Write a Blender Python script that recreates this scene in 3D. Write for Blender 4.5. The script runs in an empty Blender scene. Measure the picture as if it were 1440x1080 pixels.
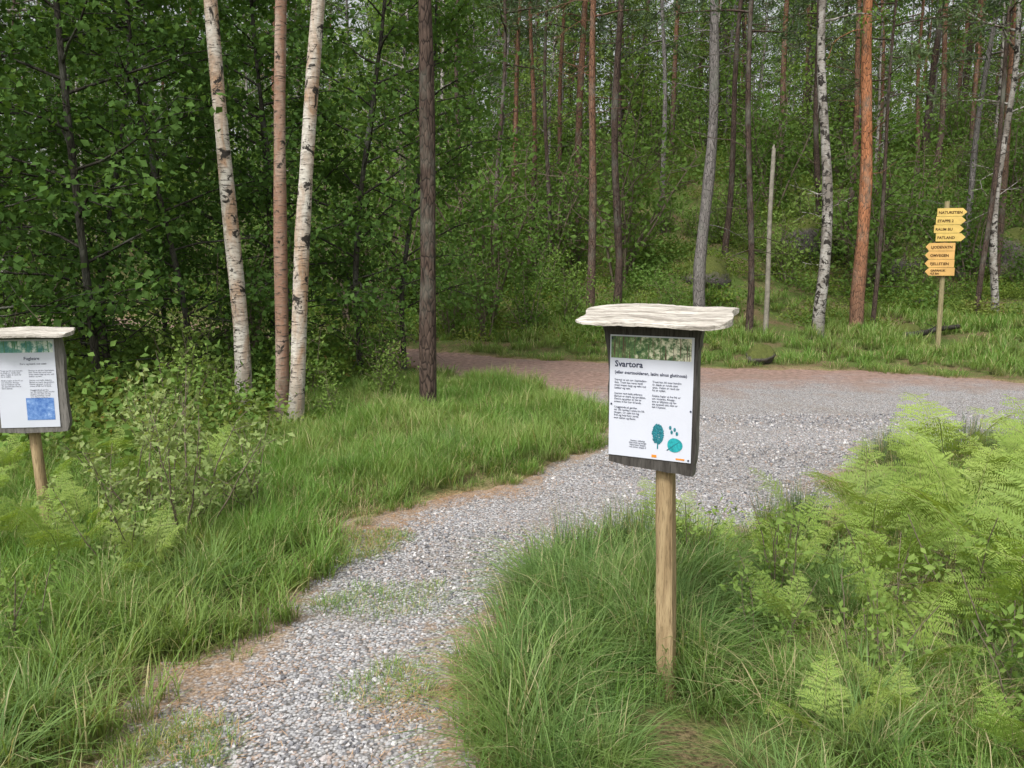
import bpy, math, random
import numpy as np
from mathutils import Vector, Matrix, Euler
R=np.random.RandomState(11); random.seed(5)
scn=bpy.context.scene
COL=scn.collection
# ------------------------------------------------------------------ helpers
def nrm(a): return a/np.maximum(np.linalg.norm(a,axis=-1,keepdims=True),1e-9)
def sn(x,y,s,seed):
    r=np.random.RandomState(seed); o=0
    for i in range(7):
        a=r.uniform(0,6.283); f=s*r.uniform(.5,1.9); o=o+np.sin((x*math.cos(a)+y*math.sin(a))*f+r.uniform(0,6.28))
    return o/2.6
class MB:
    def __init__(s): s.v=[];s.f=[];s.n=0;s.a=[];s.h=[]
    def add(s,V,F,mat=0,var=None,hg=None):
        V=np.asarray(V,float); F=np.asarray(F,int)
        s.v.append(V); s.f.append((F+s.n,mat)); s.n+=len(V)
        s.a.append(np.zeros(len(V)) if var is None else np.broadcast_to(var,(len(V),)))
        s.h.append(np.zeros(len(V)) if hg is None else np.broadcast_to(hg,(len(V),)))
    def addf(s,F,mat=0):   # extra faces over last-added block
        s.f.append((np.asarray(F,int)+s.n-len(s.v[-1]),mat))
    def mesh(s,name,mats,smooth=True):
        me=bpy.data.meshes.new(name); V=np.concatenate(s.v)
        me.vertices.add(len(V)); me.vertices.foreach_set('co',V.astype(np.float32).ravel())
        li=[];ls=[];mi=[];c=0
        for F,m in s.f:
            k=F.shape[1]; li.append(F.ravel()); ls.append(c+np.arange(len(F))*k); mi.append(np.full(len(F),m)); c+=F.size
        li=np.concatenate(li);ls=np.concatenate(ls);mi=np.concatenate(mi)
        me.loops.add(len(li)); me.polygons.add(len(ls))
        me.polygons.foreach_set('loop_start',ls.astype(np.int32))
        me.loops.foreach_set('vertex_index',li.astype(np.int32))
        me.polygons.foreach_set('material_index',mi.astype(np.int32))
        me.polygons.foreach_set('use_smooth',np.full(len(ls),smooth))
        me.update(calc_edges=True)
        for nm,arr in (('var',s.a),('hgt',s.h)):
            at=me.attributes.new(nm,'FLOAT','POINT'); at.data.foreach_set('value',np.concatenate(arr).astype(np.float32))
        for m in mats: me.materials.append(m)
        return me
def obj(name,me,loc=(0,0,0),rot=(0,0,0),sc=1,parent=None,link=True):
    o=bpy.data.objects.new(name,me); o.location=loc; o.rotation_euler=rot
    o.scale=(sc,)*3 if not hasattr(sc,'__len__') else sc
    if link: COL.objects.link(o)
    if parent: o.parent=parent
    return o
def empty(name,loc,rotz=0):
    o=bpy.data.objects.new(name,None); o.location=loc; o.rotation_euler=(0,0,rotz); o.empty_display_size=.2; COL.objects.link(o); return o
def tube(mb,P,rad,sides=6,mat=0,rough=0,var=None,cap=False):
    P=np.asarray(P,float); n=len(P); rad=np.asarray(rad,float)
    T=np.gradient(P,axis=0); T=nrm(T)
    d=nrm(P[-1]-P[0]); ref=np.array([1.,0,0]) if abs(d[2])>.8 else np.array([0,0,1.])
    U=nrm(np.cross(T,ref)); W=np.cross(T,U)
    a=np.arange(sides)*2*math.pi/sides
    rr=rad[:,None]*(1+rough*R.randn(n,sides)) if rough else np.repeat(rad[:,None],sides,1)
    V=P[:,None,:]+rr[:,:,None]*(np.cos(a)[None,:,None]*U[:,None,:]+np.sin(a)[None,:,None]*W[:,None,:])
    i=np.arange(n-1)[:,None]*sides; j=np.arange(sides)[None,:]; j2=(j+1)%sides
    F=np.stack([i+j,i+j2,i+sides+j2,i+sides+j],-1).reshape(-1,4)
    mb.add(V.reshape(-1,3),F,mat,var=R.rand() if var is None else var)
def add_leaves(mb,C,size,mat,zb=.8,aspect=.6,var=None,hang=.2,fold=.12):
    n=len(C)
    N=nrm(R.randn(n,3)+np.array([0,0,zb])); A=nrm(np.cross(N,R.randn(n,3))); A[:,2]-=hang; A=nrm(A); B=nrm(np.cross(N,A)); N=np.cross(A,B)
    L=(size*R.uniform(.65,1.3,n))[:,None]; W=L*aspect
    v0=C; v1=C+A*L*.45+B*W*.5+N*L*fold; v2=C+A*L; v3=C+A*L*.45-B*W*.5+N*L*fold
    V=np.stack([v0,v1,v2,v3],1).reshape(-1,3); b=np.arange(n)[:,None]*4
    F=np.concatenate([b+np.array([0,3,2]),b+np.array([0,2,1])])
    vv=R.rand(n) if var is None else var
    mb.add(V,F,mat,var=np.repeat(vv,4),hg=np.tile([0,.5,1,.5],n))
def limb(p0,d,L,n,droop,wob):
    P=[np.array(p0,float)]; d=np.array(d,float)
    for i in range(n):
        d=d+R.randn(3)*wob; d[2]-=droop; d=d/np.linalg.norm(d); P.append(P[-1]+d*L/n)
    return np.array(P)
# ------------------------------------------------------------------ materials
def mat(name): 
    m=bpy.data.materials.new(name); m.use_nodes=True; nt=m.node_tree; nt.nodes.clear(); return m,nt
def out(nt,sh):
    o=nt.nodes.new('ShaderNodeOutputMaterial'); nt.links.new(sh,o.inputs['Surface'])
def mixc(nt,f,a,b,mode='MIX'):
    m=nt.nodes.new('ShaderNodeMix'); m.data_type='RGBA'; m.blend_type=mode
    for s,v in ((m.inputs[0],f),(m.inputs[6],a),(m.inputs[7],b)):
        if isinstance(v,bpy.types.NodeSocket): nt.links.new(v,s)
        elif isinstance(v,(int,float)): s.default_value=v
        else: s.default_value=(*v,1)
    return m.outputs[2]
def math_(nt,op,a,b=0,clamp=False):
    m=nt.nodes.new('ShaderNodeMath'); m.operation=op; m.use_clamp=clamp
    for s,v in ((m.inputs[0],a),(m.inputs[1],b)):
        if isinstance(v,bpy.types.NodeSocket): nt.links.new(v,s)
        else: s.default_value=v
    return m.outputs[0]
def step(nt,v,lo,hi):
    m=nt.nodes.new('ShaderNodeMapRange'); nt.links.new(v,m.inputs[0]); m.inputs[1].default_value=lo; m.inputs[2].default_value=hi
    return m.outputs[0]
def coords(nt,scale=(1,1,1),src='Object'):
    tc=nt.nodes.new('ShaderNodeTexCoord'); mp=nt.nodes.new('ShaderNodeMapping'); mp.inputs['Scale'].default_value=scale
    nt.links.new(tc.outputs[src],mp.inputs[0]); return mp.outputs[0]
def noise(nt,co,scale,detail=4,rough=.6,dist=0):
    n=nt.nodes.new('ShaderNodeTexNoise'); n.inputs['Scale'].default_value=scale; n.inputs['Detail'].default_value=detail; n.inputs['Roughness'].default_value=rough; n.inputs['Distortion'].default_value=dist
    nt.links.new(co,n.inputs['Vector']); return n.outputs[0]
def voro(nt,co,scale,feat='F1',outp='Distance'):
    n=nt.nodes.new('ShaderNodeTexVoronoi'); n.feature=feat; n.inputs['Scale'].default_value=scale; nt.links.new(co,n.inputs['Vector']); return n.outputs[outp]
def attr(nt,nm):
    a=nt.nodes.new('ShaderNodeAttribute'); a.attribute_name=nm; return a.outputs['Fac']
def bump(nt,h,st=.5,dist=.01):
    b=nt.nodes.new('ShaderNodeBump'); b.inputs['Strength'].default_value=st; b.inputs['Distance'].default_value=dist; nt.links.new(h,b.inputs['Height']); return b.outputs[0]
def pbsdf(nt,col,rough=.8,spec=.3,normal=None):
    p=nt.nodes.new('ShaderNodeBsdfPrincipled'); p.inputs['Roughness'].default_value=rough; p.inputs['Specular IOR Level'].default_value=spec
    if isinstance(col,bpy.types.NodeSocket): nt.links.new(col,p.inputs['Base Color'])
    else: p.inputs['Base Color'].default_value=(*col,1)
    if normal is not None: nt.links.new(normal,p.inputs['Normal'])
    return p.outputs[0]
def leafmat(name,ca,cb,tr=.35,rough=.55,base=None,cc=None,spec=.25,pw=.5,cheap=True,patch=None):
    m,nt=mat(name); v=attr(nt,'var'); oi=nt.nodes.new('ShaderNodeObjectInfo')
    f=math_(nt,'ADD',math_(nt,'MULTIPLY',v,1-pw),math_(nt,'MULTIPLY',oi.outputs['Random'],pw)) if pw else v
    c=mixc(nt,f,ca,cb)
    if patch:
        ge=nt.nodes.new('ShaderNodeNewGeometry'); pn=noise(nt,ge.outputs['Position'],patch[0],3,.65); c=mixc(nt,math_(nt,'MULTIPLY',step(nt,pn,.45,.66),patch[2]),c,patch[1])
    if cc: c=mixc(nt,step(nt,v,.9,.94),c,cc)
    if base: c=mixc(nt,step(nt,attr(nt,'hgt'),.0,.5),base,c)
    if cheap:
        d=nt.nodes.new('ShaderNodeBsdfDiffuse'); nt.links.new(c,d.inputs[0]); p=d.outputs[0]
    else: p=pbsdf(nt,c,rough,spec)
    t=nt.nodes.new('ShaderNodeBsdfTranslucent'); nt.links.new(mixc(nt,1.0,c,(1.3,1.25,.6),'MULTIPLY'),t.inputs[0])
    mx=nt.nodes.new('ShaderNodeMixShader'); mx.inputs[0].default_value=tr; nt.links.new(p,mx.inputs[1]); nt.links.new(t.outputs[0],mx.inputs[2]); out(nt,mx.outputs[0]); return m
def plain(name,col,rough=.8,spec=.3,var=0.0,sc=30):
    m,nt=mat(name)
    if var:
        co=coords(nt); n=noise(nt,co,sc); c=mixc(nt,step(nt,n,.3,.7),[x*(1-var) for x in col],[min(1,x*(1+var)) for x in col])
    else: c=col
    out(nt,pbsdf(nt,c,rough,spec)); return m
def birchbark(name,white=(.60,.56,.50),tint=(.40,.26,.17),dark=.5,tl=.43):
    m,nt=mat(name)
    n1=noise(nt,coords(nt,(4,4,26)),2.2,5,.65); n2=noise(nt,coords(nt,(1,1,1.0)),7,5,.65,.8); n3=noise(nt,coords(nt,(1.5,1.5,.6)),3.0,4,.6,.5)
    n4=noise(nt,coords(nt,(1,1,3)),14,5,.75)
    c=mixc(nt,step(nt,n3,tl,tl+.17),white,tint)
    c=mixc(nt,math_(nt,'MULTIPLY',step(nt,n4,.47,.65),.7),c,(.20,.165,.13))
    c=mixc(nt,step(nt,n1,.57,.63),c,(.05,.042,.037))
    c=mixc(nt,step(nt,n2,.62-.12*dark,.66-.12*dark),c,(.035,.03,.026))
    tc=nt.nodes.new('ShaderNodeTexCoord'); sp=nt.nodes.new('ShaderNodeSeparateXYZ'); nt.links.new(tc.outputs['Object'],sp.inputs[0])
    lo=math_(nt,'ADD',sp.outputs[2],math_(nt,'MULTIPLY',n2,1.2))
    c=mixc(nt,math_(nt,'MULTIPLY',step(nt,lo,1.25,.6),.75),c,mixc(nt,step(nt,n4,.4,.6),(.05,.045,.035),(.22,.20,.16)))
    out(nt,pbsdf(nt,c,.8,.2,bump(nt,math_(nt,'ADD',n1,n4),.7,.012))); return m
def pinebark(name,ca,cb,orange=None,zc=3.5):
    m,nt=mat(name)
    w=coords(nt,(1,1,.28)); v=voro(nt,w,26,'DISTANCE_TO_EDGE'); n=noise(nt,w,18,5,.7,.5); n2=noise(nt,coords(nt,(1,1,.6)),3,3)
    c=mixc(nt,step(nt,n,.3,.7),ca,cb)
    if orange:
        tc=nt.nodes.new('ShaderNodeTexCoord'); sp=nt.nodes.new('ShaderNodeSeparateXYZ'); nt.links.new(tc.outputs['Object'],sp.inputs[0])
        z=math_(nt,'ADD',sp.outputs[2],math_(nt,'MULTIPLY',n2,2.0))
        c=mixc(nt,step(nt,z,zc,zc+2.5),c,mixc(nt,step(nt,n,.35,.65),[x*.5 for x in orange],orange))
    c=mixc(nt,step(nt,v,.09,.0),c,[x*.35 for x in ca])
    c=mixc(nt,math_(nt,'MULTIPLY',step(nt,n2,.5,.75),.7),c,(.17,.18,.15))
    out(nt,pbsdf(nt,c,.9,.15,bump(nt,math_(nt,'ADD',v,math_(nt,'MULTIPLY',n,.3)),.9,.02))); return m
M_birch=birchbark('birch_bark'); M_birchB=birchbark('birch_bark_ruddy',(.40,.30,.24),(.28,.16,.11),.15,.34); M_birchG=birchbark('birch_bark_grey',(.42,.40,.37),(.19,.17,.15),.8)
M_pine=pinebark('pine_bark',(.07,.050,.04),(.18,.12,.09),(.25,.13,.08),3.0)
M_pineD=pinebark('pine_bark_dark',(.042,.031,.026),(.125,.086,.068))
M_pineO=pinebark('pine_bark_orange',(.14,.085,.06),(.31,.17,.11),(.50,.21,.10),1.2)
M_pineG=pinebark('pine_bark_grey',(.11,.10,.095),(.29,.265,.25))
M_alder=pinebark('alder_bark',(.030,.028,.023),(.085,.075,.06))
M_snag=plain('dead_wood',(.24,.22,.18),.9,.1,.3,14)
M_lfA=leafmat('alder_leaves',(.045,.10,.026),(.12,.21,.055))
M_lfB=leafmat('birch_leaves',(.08,.155,.034),(.18,.285,.075))
M_lfL=leafmat('fresh_leaves',(.13,.22,.05),(.26,.36,.10))
M_ndl=leafmat('pine_needles',(.055,.092,.048),(.13,.175,.085),.2)
M_lfU=leafmat('bilberry_leaves',(.075,.135,.03),(.22,.30,.06),cc=(.24,.15,.06),patch=(.45,(.22,.24,.08),.6))
M_wil=leafmat('willow_leaves',(.19,.27,.09),(.36,.43,.18))
M_fern=leafmat('fern_green',(.17,.29,.05),(.40,.51,.13),.4,cheap=False,patch=(2.2,(.20,.24,.07),.5))
M_ferns=plain('fern_stem',(.20,.22,.07),.6)
M_grass=leafmat('grass_blades',(.085,.19,.03),(.23,.375,.085),.4,base=(.15,.165,.06),cc=(.46,.42,.22),patch=(.9,(.30,.36,.12),.55),cheap=False,pw=0)
M_grassL=leafmat('long_grass_blades',(.085,.175,.045),(.24,.36,.12),.4,base=(.17,.18,.075),cc=(.46,.42,.24),cheap=False,pw=0,patch=(2.5,(.28,.37,.11),.5))
M_rush=leafmat('rush_stems',(.07,.12,.05),(.15,.21,.085),.2,base=(.16,.13,.05),cc=(.36,.29,.15))
M_dry=leafmat('dry_grass',(.34,.29,.15),(.53,.47,.28),.3)
# ------------------------------------------------------------------ terrain
PATH=np.array([(-.06,-2),(-.10,1),(-.16,2.41),(-.22,2.85),(-.19,3.45),(-.05,3.85),(.26,4.3),(.79,4.62),(1.55,4.8),(2.2,5.25),(2.55,6.1),(3.1,6.75),(4.4,7.1),(8,7.5),(16,7.0),(30,6),
 (30,8.5),(16,9.8),(10,10.2),(6.86,10.83),(5.1,12.1),(3.05,12.4),(1.48,13),(-1,14.24),(-3.3,15.9),(-7.3,20),(-13,25),(-30,33),
 (-30,30),(-12.6,22),(-5.5,17.1),(-2.83,14.7),(-1.3,12.3),(.36,10.4),(.95,9.5),(1.1,8.3),(.83,7.15),(.4,6.4),(-.2,5.6),(-.73,5.08),(-.95,4.6),(-1.0,4.05),(-1.1,3.55),(-1.18,3.13),(-1.27,2.75),(-1.25,2.41),(-1.2,1),(-1.15,-2)],float)
def sd(x,y):
    x=np.asarray(x,float);y=np.asarray(y,float); d=np.full(x.shape,1e9); ins=np.zeros(x.shape,bool)
    for k in range(len(PATH)):
        ax,ay=PATH[k]; bx,by=PATH[(k+1)%len(PATH)]
        ex,ey=bx-ax,by-ay; t=np.clip(((x-ax)*ex+(y-ay)*ey)/(ex*ex+ey*ey),0,1)
        d=np.minimum(d,(x-ax-t*ex)**2+(y-ay-t*ey)**2)
        c=((ay>y)!=(by>y))&(x<(bx-ax)*(y-ay)/((by-ay) if by!=ay else 1e-9)+ax); ins^=c
    d=np.sqrt(d); return np.where(ins,-d,d)+.06*sn(x,y,5,3)+.035*sn(x,y,17,4)
def H(x,y):
    ye=y-np.clip((-x-1)*.9,0,10)
    b=np.interp(ye,[-50,14,17,20,30,45,58,75,400],[0,0,.35,.95,3.5,6.6,8.4,8.2,5])
    s=np.clip((ye-14.5)/8,0,1)
    return b+s*(.52*sn(x,y,.5,8)+.24*sn(x,y,1.5,9)+.7*sn(x,y,.13,10)*s)
def G(x,y,D=None):
    if D is None: D=sd(x,y)
    w=np.clip(D/.5,0,1)
    return H(x,y)+np.interp(D,[-.12,-.0,.12,.5,3],[-.03,-.008,.015,.04,.05])+w*(.03*sn(x,y,3,21)+.014*sn(x,y,9,22))
xs=1.2*np.sinh(np.linspace(-6,6,440)); ys=3+2*np.sinh(np.linspace(-3.3,5.7,460))
X,Y=np.meshgrid(xs,ys); D=sd(X,Y); Z=G(X,Y,D)
mb=MB(); nx=len(xs); ny=len(ys)
i=np.arange(ny-1)[:,None]*nx; j=np.arange(nx-1)[None,:]
mb.add(np.stack([X,Y,Z],-1).reshape(-1,3),np.stack([i+j,i+j+1,i+nx+j+1,i+nx+j],-1).reshape(-1,4),0,var=np.clip(D.ravel(),0,3),hg=Y.ravel())
m,nt=mat('forest_floor'); co=coords(nt)
a=noise(nt,co,1.3,5,.65); b=noise(nt,co,9,5,.7); c_=noise(nt,co,60,3,.7)
litter=mixc(nt,step(nt,c_,.35,.65),(.055,.04,.022),(.24,.18,.10))
green=mixc(nt,step(nt,c_,.3,.7),(.04,.07,.016),(.13,.18,.045))
f=step(nt,math_(nt,'ADD',math_(nt,'MULTIPLY',a,.6),math_(nt,'MULTIPLY',b,.4)),.42,.54)
col=mixc(nt,f,litter,green)
edge=step(nt,attr(nt,'var'),.25,.03)
lit2=mixc(nt,step(nt,c_,.35,.65),(.14,.095,.055),(.42,.31,.19))
col=mixc(nt,math_(nt,'MULTIPLY',edge,step(nt,b,.35,.55)),col,lit2)
out(nt,pbsdf(nt,col,.95,.1,bump(nt,c_,.8,.02)))
obj('ground',mb.mesh('ground',[m]))
# gravel sheet
g=.07; xs=np.arange(-15,16,g); ys=np.arange(-2,26,g); X,Y=np.meshgrid(xs,ys); D=sd(X,Y)
Z=H(X,Y)+.004+.006*sn(X,Y,2.2,31)*np.clip(-D*4,0,1)
nx=len(xs); keep=(D[:-1,:-1]<.14)
i=np.arange(len(ys)-1)[:,None]*nx; j=np.arange(nx-1)[None,:]
F=np.stack([i+j,i+j+1,i+nx+j+1,i+nx+j],-1)[keep]
used=np.unique(F); mp=np.zeros(X.size,int); mp[used]=np.arange(len(used))
mb=MB(); mb.add(np.stack([X,Y,Z],-1).reshape(-1,3)[used],mp[F],0,var=np.clip(-D,-.2,3).ravel()[used],hg=((Y-X*.8).ravel())[used])
m,nt=mat('gravel'); co=coords(nt)
vc=voro(nt,co,85,'F1','Color'); vd=voro(nt,co,85); sepc=nt.nodes.new('ShaderNodeSeparateColor'); nt.links.new(vc,sepc.inputs[0])
n1=noise(nt,co,1.6,5,.6); n2=noise(nt,co,12,5,.7); n3=noise(nt,co,90,3,.6)
gr=mixc(nt,sepc.outputs[0],(.15,.15,.16),(.52,.51,.51)); gr=mixc(nt,step(nt,sepc.outputs[1],.75,.9),gr,(.32,.25,.21))
gr=mixc(nt,step(nt,vd,.4,.8),gr,(.08,.075,.07))
br=mixc(nt,step(nt,n3,.35,.65),(.14,.085,.05),(.40,.27,.16))
e=attr(nt,'var')
ef=math_(nt,'ADD',step(nt,e,.24,-.02),math_(nt,'MULTIPLY',math_(nt,'SUBTRACT',n2,.52),2.8))
gr=mixc(nt,math_(nt,'MULTIPLY',step(nt,ef,.4,.95),.7),gr,br)
far=math_(nt,'ADD',attr(nt,'hgt'),math_(nt,'MULTIPLY',math_(nt,'SUBTRACT',n1,.5),5.0))
rb=mixc(nt,step(nt,n2,.35,.65),(.13,.075,.058),(.34,.225,.18))
ge=nt.nodes.new('ShaderNodeNewGeometry'); sy=nt.nodes.new('ShaderNodeSeparateXYZ'); nt.links.new(ge.outputs['Position'],sy.inputs[0])
f2=step(nt,math_(nt,'ADD',sy.outputs[1],math_(nt,'MULTIPLY',math_(nt,'SUBTRACT',n1,.5),4.0)),10.0,11.6)
ff=math_(nt,'MAXIMUM',step(nt,far,7.4,9.6),f2)
gr=mixc(nt,math_(nt,'MULTIPLY',ff,.9),gr,rb)
gr=mixc(nt,math_(nt,'MULTIPLY',step(nt,n1,.5,.7),.4),gr,(.20,.17,.14))
out(nt,pbsdf(nt,gr,.9,.2,bump(nt,vd,-.9,.012)))
obj('gravel_path',mb.mesh('gravel_path',[m]))
# ------------------------------------------------------------------ scatter system
def scatter(name,protos,pts,rot,scl,idx,real=False):
    me=bpy.data.meshes.new(name); me.vertices.add(len(pts)); me.vertices.foreach_set('co',np.asarray(pts,np.float32).ravel())
    a=me.attributes.new('rot','FLOAT_VECTOR','POINT'); a.data.foreach_set('vector',np.asarray(rot,np.float32).ravel())
    a=me.attributes.new('scl','FLOAT_VECTOR','POINT'); s=np.asarray(scl,np.float32); s=np.repeat(s[:,None],3,1) if s.ndim==1 else s; a.data.foreach_set('vector',s.ravel())
    a=me.attributes.new('pid','INT','POINT'); a.data.foreach_set('value',np.asarray(idx,np.int32))
    c=bpy.data.collections.new(name+'_source')
    for k,pm in enumerate(protos): c.objects.link(bpy.data.objects.new('%s_source_%02d'%(name,k),pm))
    ng=bpy.data.node_groups.new(name,'GeometryNodeTree')
    ng.interface.new_socket('Geometry',in_out='INPUT',socket_type='NodeSocketGeometry'); ng.interface.new_socket('Geometry',in_out='OUTPUT',socket_type='NodeSocketGeometry')
    n=ng.nodes; L=ng.links; gi=n.new('NodeGroupInput'); go=n.new('NodeGroupOutput')
    ci=n.new('GeometryNodeCollectionInfo'); ci.inputs['Collection'].default_value=c; ci.inputs['Separate Children'].default_value=True; ci.inputs['Reset Children'].default_value=True
    ip=n.new('GeometryNodeInstanceOnPoints'); ip.inputs['Pick Instance'].default_value=True
    def na(nm,t):
        q=n.new('GeometryNodeInputNamedAttribute'); q.data_type=t; q.inputs['Name'].default_value=nm
        return [o for o in q.outputs if o.enabled and o.name=='Attribute'][0]
    er=n.new('FunctionNodeEulerToRotation'); L.new(na('rot','FLOAT_VECTOR'),er.inputs[0])
    L.new(gi.outputs[0],ip.inputs['Points']); L.new(ci.outputs[0],ip.inputs['Instance']); L.new(na('pid','INT'),ip.inputs['Instance Index'])
    L.new(er.outputs[0],ip.inputs['Rotation']); L.new(na('scl','FLOAT_VECTOR'),ip.inputs['Scale'])
    if real:
        rz=n.new('GeometryNodeRealizeInstances'); L.new(ip.outputs[0],rz.inputs[0]); L.new(rz.outputs[0],go.inputs[0])
    else: L.new(ip.outputs[0],go.inputs[0])
    o=obj(name,me); md=o.modifiers.new('scatter','NODES'); md.node_group=ng; return o
def rotz(n,tilt=.08): return np.stack([R.randn(n)*tilt,R.randn(n)*tilt,R.uniform(0,6.283,n)],1)
def put(n,x0,x1,y0,y1,cond=None):
    x=R.uniform(x0,x1,n); y=R.uniform(y0,y1,n); D=sd(x,y)
    k=(D>.03) if cond is None else cond(x,y,D)
    if k.dtype!=bool: k=R.rand(n)<k
    x,y,D=x[k],y[k],D[k]; return x,y,D
def P3(x,y,D=None): return np.stack([x,y,G(x,y,D)],1)
def stone(seed,mats,sub=1,rough=.22,sq=(1,1,.7)):
    import bmesh
    bm=bmesh.new(); bmesh.ops.create_icosphere(bm,subdivisions=sub,radius=1)
    r=np.random.RandomState(seed); off=r.uniform(0,50,3)
    for v in bm.verts:
        q=np.array(v.co); k=1+rough*(math.sin(q[0]*2.3+off[0])+math.sin(q[1]*2.9+off[1])+math.sin(q[2]*2.5+q[0]*1.7+off[2]))*.7+rough*.25*r.randn()*(1 if sub<3 else .35)
        if sub>2: k+=.10*math.sin(q[0]*7+off[1])*math.sin(q[1]*6+off[0])
        v.co=Vector((q[0]*k*sq[0],q[1]*k*sq[1],q[2]*k*sq[2]))
    me=bpy.data.meshes.new('stone'); bm.to_mesh(me); bm.free()
    for mm in mats: me.materials.append(mm)
    return me
m,nt=mat('gravel_stone'); oi=nt.nodes.new('ShaderNodeObjectInfo'); rp=nt.nodes.new('ShaderNodeValToRGB'); nt.links.new(oi.outputs['Random'],rp.inputs[0])
el=rp.color_ramp.elements; el[0].position=0; el[0].color=(.11,.11,.12,1); el[1].position=1; el[1].color=(.58,.56,.55,1)
for p,c in ((.3,(.24,.24,.255,1)),(.6,(.38,.375,.385,1)),(.75,(.32,.25,.21,1)),(.85,(.47,.46,.47,1))): e_=el.new(p); e_.color=c
d_=nt.nodes.new('ShaderNodeBsdfDiffuse'); nt.links.new(rp.outputs[0],d_.inputs[0]); out(nt,d_.outputs[0]); M_stone=m
stp=[stone(100+k,[M_stone]) for k in range(6)]
xa=[];ya=[]
for n,b in ((30000,(-1.4,3,2,5.6)),(20000,(-.5,6,5.4,8.6))):
    x,y,D=put(n,*b,cond=lambda x,y,D:np.clip((-D-.0)*5,0,1)*(.8+.2*np.sign(sn(x,y,2.5,44)))); xa.append(x);ya.append(y)
x=np.concatenate(xa);y=np.concatenate(ya); s=np.clip(.0062*np.exp(R.randn(len(x))*.33),.003,.014)*np.clip(.8+y*.04,1,1.25)
scatter('gravel_stones',stp,np.stack([x,y,H(x,y)+.004+s*.25],1),rotz(len(x),.5),s,R.randint(0,6,len(x)))
# ------------------------------------------------------------------ grass
def tuft(n,h0,h1,spread,lean,width,droop,mats,dryp=0,clump=0):
    mb=MB(); az=R.uniform(0,6.283,n); rr=spread*np.sqrt(R.rand(n)); ba=az+R.randn(n)*.9
    if clump:
        cc=R.randint(0,clump,n); ca=R.uniform(0,6.283,clump); cr=spread*np.sqrt(R.rand(clump)); ch=R.uniform(.5,1.3,clump)
        base=np.stack([cr[cc]*np.cos(ca[cc])+R.randn(n)*.022,cr[cc]*np.sin(ca[cc])+R.randn(n)*.022,np.full(n,-.01)],1); h=R.uniform(h0,h1,n)*ch[cc]
    else:
        base=np.stack([rr*np.cos(ba),rr*np.sin(ba),np.full(n,-.01)],1); h=R.uniform(h0,h1,n)
    ln=np.abs(R.randn(n)*.5+1)*lean
    d=np.stack([np.cos(az),np.sin(az),np.zeros(n)],1); sdv=np.stack([-np.sin(az),np.cos(az),np.zeros(n)],1)
    T=[0,.35,.7,1]; Wt=[.8,1,.65,0]; w=width*R.uniform(.7,1.3,n)
    rows=[]
    for t,wt in zip(T,Wt):
        c=base+d*(h*ln*t**1.7)[:,None]+np.array([0,0,1])*(h*(t-droop*ln*t**3))[:,None]
        if wt>0: rows+= [c+sdv*(w*wt/2)[:,None],c-sdv*(w*wt/2)[:,None]]
        else: rows.append(c)
    V=np.stack(rows,1); k=V.shape[1]; b=np.arange(n)[:,None]*k
    var=R.rand(n)
    if clump: var=np.clip(var*.5+R.rand(clump)[cc]*.5,0,1)
    var=np.where(R.rand(n)<dryp,.97,var*.88)
    mb.add(V.reshape(-1,3),np.concatenate([b+np.array([q,q+1,q+3,q+2]) for q in (0,2)]),0,var=np.repeat(var,k),hg=np.tile([0,0,.35,.35,.7,.7,1],n))
    mb.addf(b+np.array([4,5,6]),0)
    return mb.mesh('grass',mats)
patch=[tuft(560,.07,.25,.31,.6,.0042,.32,[M_grass],.09,clump=22) for _ in range(5)]
small=[tuft(45,.05,.15,.07,.6,.0038,.3,[M_grass],.14) for _ in range(3)]
farp=[tuft(300,.10,.30,.42,.5,.011,.28,[M_grass],.08,clump=18) for _ in range(4)]
long_=[tuft(110,.22,.46,.07,.8,.0045,.45,[M_grassL],.09) for _ in range(4)]
rush=[tuft(60,.22,.46,.07,.25,.0035,.05,[M_rush],.12) for _ in range(2)]
dry=[tuft(60,.10,.30,.12,1.1,.0035,.5,[M_dry],0) for _ in range(2)]
nz=lambda x,y:.5+.5*np.clip(sn(x,y,1.7,51),-1,1)
S_=[[],[],[],[]]
front=lambda x,y:(np.abs(x-.51)<.17)&(y<2.78)&(y>1.9)
front2=lambda x,y:(np.abs(x-.55)<.36)&(y<2.80)
def band(pr,n,b,cond,sc,K):
    x,y,D=put(n,*b,cond=cond); q=np.where(front2(x,y),.5,1)
    for a_,b_ in zip(S_,(x,y,D,sc(x,y,D)*q*R.uniform(.8,1.2,len(x)))): a_.append(b_)
def flush(name,protos,tilt=.06,real=True):
    x,y,D,s=[np.concatenate(q) for q in S_]; [q.clear() for q in S_]
    scatter(name,protos,P3(x,y,D),rotz(len(x),tilt),s,R.randint(0,len(protos),len(x)),real)
band(0,380,(-5,-.6,1.8,6.6),lambda x,y,D:(D>.26)&(R.rand(len(x))<.45+.55*nz(x,y)),lambda x,y,D:.65+.5*nz(x,y)+.15*np.clip(D-.3,0,1),0)
band(0,240,(-2.6,1.2,5.6,10.8),lambda x,y,D:(D>.24)&((x>-2.4)|(y<7.4)),lambda x,y,D:.7+.4*nz(x,y),0)
band(0,360,(-.3,6.5,1.6,7.2),lambda x,y,D:(D>.26)&(R.rand(len(x))<.65+.3*nz(x,y)),lambda x,y,D:.75+.35*nz(x,y),0)
band(0,14,(.3,1.5,2.0,2.9),lambda x,y,D:(D>.2),lambda x,y,D:.9+0*x,0)
flush('grass',patch)
band(0,480,(-3,15,10.2,18.5),lambda x,y,D:(D>.35)&(y>10)&(R.rand(len(x))<.6+.4*nz(x,y)),lambda x,y,D:.55+.45*np.clip(D*.7,0,1),0)
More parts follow.
